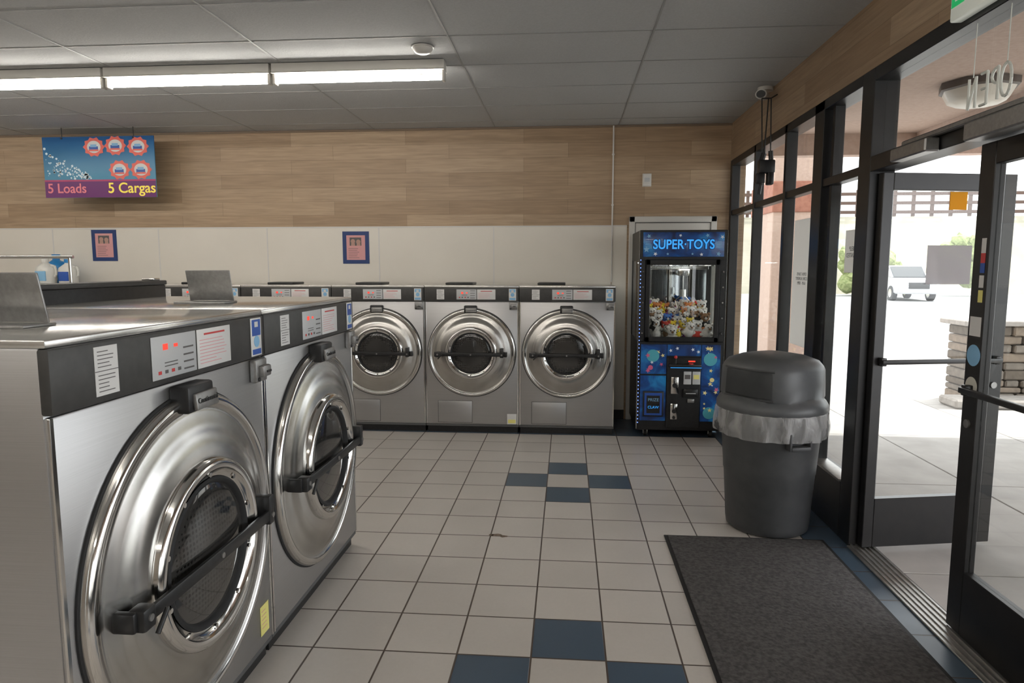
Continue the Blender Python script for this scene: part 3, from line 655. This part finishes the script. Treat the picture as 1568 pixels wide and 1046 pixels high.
box('case',ex,mat('exit_white',(.78,.80,.74),.4,emit=(.8,.85,.75),es=.1),(-.05,-.16,-.10),(0,.16,.10),.008)
text('letters',ex,mat('exit_green',(.02,.40,.12),.4,emit=(.02,.5,.15),es=.3),'EXIT',.15,(-.0515,0,0),(pi/2,0,-pi/2),bold=.003)
sc_=empty('security_camera',(1.55,5.62,2.945));sc_.scale=(1.2,1.2,1.0)
bm=bmesh.new();addcyl(bm,(0,0,.048),(.0,0,.02),.05);addcyl(bm,(0,0,.03),(-.01,-.03,-.01),.014);addcyl(bm,(-.005,.02,-.010),(-.055,-.10,-.030),.036,seg=24);addcyl(bm,(-.053,-.097,-.0295),(-.058,-.106,-.031),.028,seg=24,mi=1)
finish(bm,'camera_body',[FIXW,BLACK],sc_)
hd=empty('hanging_power_supply',(1.54,5.48,2.34))
bm=bmesh.new();addbox(bm,(-.06,-.04,-.03),(.06,.04,.07),0,.01);addbox(bm,(-.08,-.03,-.11),(-.01,.03,-.03),0,.01);addbox(bm,(.005,-.035,-.12),(.055,.03,-.02),0,.01);addcyl(bm,(-.035,0,.07),(-.02,0,.12),.02);addcyl(bm,(.035,0,.07),(.03,0,.14),.018)
addcyl(bm,(-.035,0,-.11),(-.045,0,-.19),.012)
for x,x2 in((-.035,-.05),(-.02,-.0),(.03,.02)): addcyl(bm,(x,0,.1),(x2,.01,.54),.005,seg=8)
addcyl(bm,(.02,.01,.54),(.069,.02,.57),.005,seg=8);addcyl(bm,(-.05,.01,.54),(.02,.01,.54),.005,seg=8)
finish(bm,'adapter_and_cords',BLACK,hd)

# ---------------------------------------------------------------- detergent jugs + cart
def jug(loc,c,lab,cap,s=1):
    e=empty('detergent_jug',loc);e.scale=(s,s,s)
    lathe('bottle',e,c,[(0,.001),(.08,.001),(.09,.01),(.092,.14),(.085,.17),(.05,.20),(.03,.215),(.03,.23)],(0,0,0),'Z',40,fn=lambda a,h:1 if h>.19 else .8+.25*abs(math.cos(a))**.7)
    cyl('cap',e,cap,(0,0,.225),(0,0,.265),.034)
    box('label',e,lab,(-.055,-.082,.03),(.055,-.06,.13),.004)
    bm=bmesh.new();pts=[(.06,0,.19),(.10,0,.18),(.115,0,.14),(.11,0,.09),(.085,0,.07)]
    for p,q in zip(pts[:-1],pts[1:]): addcyl(bm,p,q,.012,seg=10)
    finish(bm,'handle',c,e)
JW=mat('jug_white',(.75,.74,.70),.4);JB=mat('jug_blue',(.03,.25,.6),.35)
jug((-5.35,6.50,1.411),JW,LBLUE,JW);jug((-5.12,6.52,1.411),JW,BLUEL,JB,.95);jug((-5.42,6.74,1.411),JB,WHITE,JB,1.15)
ct=empty('laundry_cart',(-4.25,4.9,0))
bm=bmesh.new();cx0,cx1,cy0,cy1=-.42,.42,-.28,.28
for x in(cx0,cx1): addcyl(bm,(x,0,.15),(x,0,1.66),.012,seg=12)
addcyl(bm,(cx0-.03,0,1.66),(cx1+.03,0,1.66),.012,seg=12)
for z in (.35,.5,.65,.80):
    for p,q in(((cx0,cy0,z),(cx1,cy0,z)),((cx0,cy1,z),(cx1,cy1,z)),((cx0,cy0,z),(cx0,cy1,z)),((cx1,cy0,z),(cx1,cy1,z))): addcyl(bm,p,q,.006,seg=8)
for i in range(13):
    x=cx0+(cx1-cx0)*i/12
    for y in(cy0,cy1): addcyl(bm,(x,y,.35),(x,y,.80),.004,seg=6)
    addcyl(bm,(x,cy0,.35),(x,cy1,.35),.004,seg=6)
for x in(cx0,cx1):
    for y in(cy0,cy1): addcyl(bm,(x,y,.07),(x,y,.80),.010,seg=8);addcyl(bm,(x-.012,y,.04),(x+.012,y,.04),.04,seg=20)
    addcyl(bm,(x,cy0,.15),(x,cy1,.15),.01,seg=8)
finish(bm,'wire_frame',CHROME,ct)

# ---------------------------------------------------------------- exterior
CONC=noise_mat('concrete',(.34,.325,.305),(.45,.43,.41),3,.8,bump=.1,detail=10)
box('ground',None,noise_mat('asphalt',(.27,.27,.275),(.34,.34,.335),5,.9),(1.77,-20,-.16),(60,60,-.06))
bm=bmesh.new()
for i in range(4):
    for j in range(-4,9): addbox(bm,(1.765+i*1.2,j*1.5-1,-.15),(1.765+i*1.2+1.19,j*1.5+.49,-.005),0,.004,1)
finish(bm,'sidewalk',CONC)
STUC=noise_mat('stucco_soffit',(.40,.29,.235),(.47,.35,.29),30,.9,bump=.3)
boxes('exterior_soffit',None,STUC,[((1.765,-6,2.93),(5.6,7.4,3.05)),((5.45,-6,2.72),(5.6,7.4,2.929)),((1.765,7.25,2.72),(5.445,7.4,2.929)),((3.5,-6,2.80),(3.62,7.24,2.929)),((5.3,-3.2,0),(5.6,-2.9,2.93))])
boxes('exterior_pillar',None,[STUC,noise_mat('brick_red',(.25,.10,.07),(.35,.16,.11),20,.9)],[((2.7,9.2,0),(3.5,10.2,3.6),0),((2.68,9.18,2.3),(3.52,10.22,2.7),1)],.01)
sl=empty('soffit_light',(3.0,5.35,2.929))
lathe('housing',sl,mat('dark_bronze',(.08,.06,.05),.5),[(0,-.001),(.26,-.001),(.26,-.05),(.24,-.06)],(0,0,0),'Z',8)
lathe('diffuser',sl,mat('diffuser',(.65,.60,.52),.4),[(.24,-.055),(.20,-.13),(.14,-.16),(0,-.165)],(0,0,0),'Z',8)
bm=bmesh.new();rnd=random.Random(5)
z=0.0
while z<.86:
    h=rnd.uniform(.07,.14);x=4.65
    while x<8.4:
        w=rnd.uniform(.14,.36);o1=rnd.uniform(-.02,.02)
        addbox(bm,(x+.005,8.15+o1,z),(x+w-.005,8.55,z+h-.008),rnd.randrange(3),.015,1);x+=w
    z+=h
addbox(bm,(4.58,8.08,z),(8.6,8.62,z+.06),3,.01,1)
addbox(bm,(4.36,7.75,0),(8.6,8.12,.10),3,.02,1)
ST=[noise_mat('stone_%d'%i,c,tuple(v*1.4 for v in c),14,.9,bump=.4) for i,c in enumerate([(.10,.083,.066),(.14,.122,.103),(.18,.145,.113),(.27,.25,.23)])]
finish(bm,'stone_planter_wall',ST)
LEAF=noise_mat('foliage',(.14,.18,.06),(.34,.37,.17),8,.8)
def blob(name,c,R,n,sd,r=.5):
    bm=bmesh.new();rr=random.Random(sd)
    for i in range(n):
        a=rr.uniform(0,2*pi);b=rr.uniform(-.5*pi,.5*pi);q=rr.random()**.5
        p=(c[0]+R[0]*q*math.cos(a)*math.cos(b),c[1]+R[1]*q*math.sin(a)*math.cos(b),c[2]+R[2]*q*math.sin(b))
        s=bmesh.ops.create_icosphere(bm,subdivisions=2,radius=r*rr.uniform(.5,1),matrix=Matrix.Translation(p))
        for v in s['verts']: v.co+=Vector((rr.uniform(-1,1),rr.uniform(-1,1),rr.uniform(-1,1)))*r*.12
    return finish(bm,name,LEAF,smooth=False)
HILL=noise_mat('hill',(.27,.26,.20),(.40,.37,.30),.6,.9)
poly('hillside',None,HILL,[(-10,42,-.1),(-10,47,4.9),(-10,60,5.2),(-10,60,-.1)],(70,0,0))
bm=bmesh.new()
for i in range(38):
    x=5+i*1.2;addbox(bm,(x-.09,47.3,4.93),(x+.09,47.5,6.7))
for z in(5.2,5.8,6.4): addbox(bm,(4,47.25,z-.10),(51,47.3,z+.12))
finish(bm,'wooden_fence',mat('fence_wood',(.09,.055,.043),.8))
blob('hedge',(17.2,40,1.6),(1.8,.9,1.3),60,2,.6);blob('hedge',(22.6,40,1.9),(1.6,.9,1.2),60,3,.6)
cr=empty('suv_car',(16.9,35.6,-.06),math.radians(174))
CP=mat('car_white',(.45,.45,.47),.3,coat=.5);CW=mat('car_window',(.03,.035,.04),.1);TY=RUBBER
poly('body_lower',cr,CP,[(-.93,-2.3,.35),(-.93,2.25,.35),(-.93,2.35,.75),(-.93,2.2,1.02),(-.93,1.1,1.12),(-.93,-2.25,1.15),(-.93,-2.35,.8)],(1.86,0,0),.05)
poly('cabin',cr,CP,[(-.82,1.15,1.1),(-.82,.45,1.68),(-.82,-1.9,1.72),(-.82,-2.25,1.12)],(1.64,0,0),.06)
boxes('side_windows',cr,CW,[((-.835,-1.85,1.2),(.835,-1.0,1.6)),((-.835,-.92,1.2),(.835,-.1,1.6)),((-.835,-.02,1.2),(.835,.55,1.55))],.03)
poly('windshield',cr,CW,[(-.72,1.14,1.14),(-.72,.52,1.64),(-.72,.56,1.66),(-.72,1.19,1.15)],(1.44,0,0))
box('grille',cr,BLACK,(-.45,2.27,.6),(.45,2.37,.9),.02)
boxes('headlights',cr,WHITE,[((-.88,2.16,.78),(-.5,2.32,.96)),((.5,2.16,.78),(.88,2.32,.96))],.03)
for x in(-.85,.85):
    for y in(-1.45,1.45):
        bm=bmesh.new();addcyl(bm,(x-.11,y,.36),(x+.11,y,.36),.36,seg=28);addcyl(bm,(x-.12,y,.36),(x+.12,y,.36),.21,seg=20,mi=1);finish(bm,'wheel',[TY,CHROME],cr)

# ---------------------------------------------------------------- world / sun
w=bpy.data.worlds.new('world');SC.world=w;w.use_nodes=True;nt=w.node_tree
bg=nt.nodes['Background'];bg.inputs[0].default_value=(.94,.97,1,1);bg.inputs[1].default_value=2.8
sun=bpy.data.lights.new('sun','SUN');sun.energy=4.5;sun.angle=.02;sun.color=(1,.96,.9);so=bpy.data.objects.new('sun',sun);COL.objects.link(so)
so.rotation_euler=Vector((.45,.35,1)).to_track_quat('Z','Y').to_euler()

# ---------------------------------------------------------------- camera
cam=bpy.data.cameras.new('camera');co=bpy.data.objects.new('camera',cam);COL.objects.link(co);SC.camera=co
co.location=(0,0,1.5853);co.rotation_euler=(pi/2-.1114,0,.0820);cam.lens=1023.13/1568*36;cam.sensor_width=36;cam.clip_start=.05;cam.clip_end=300
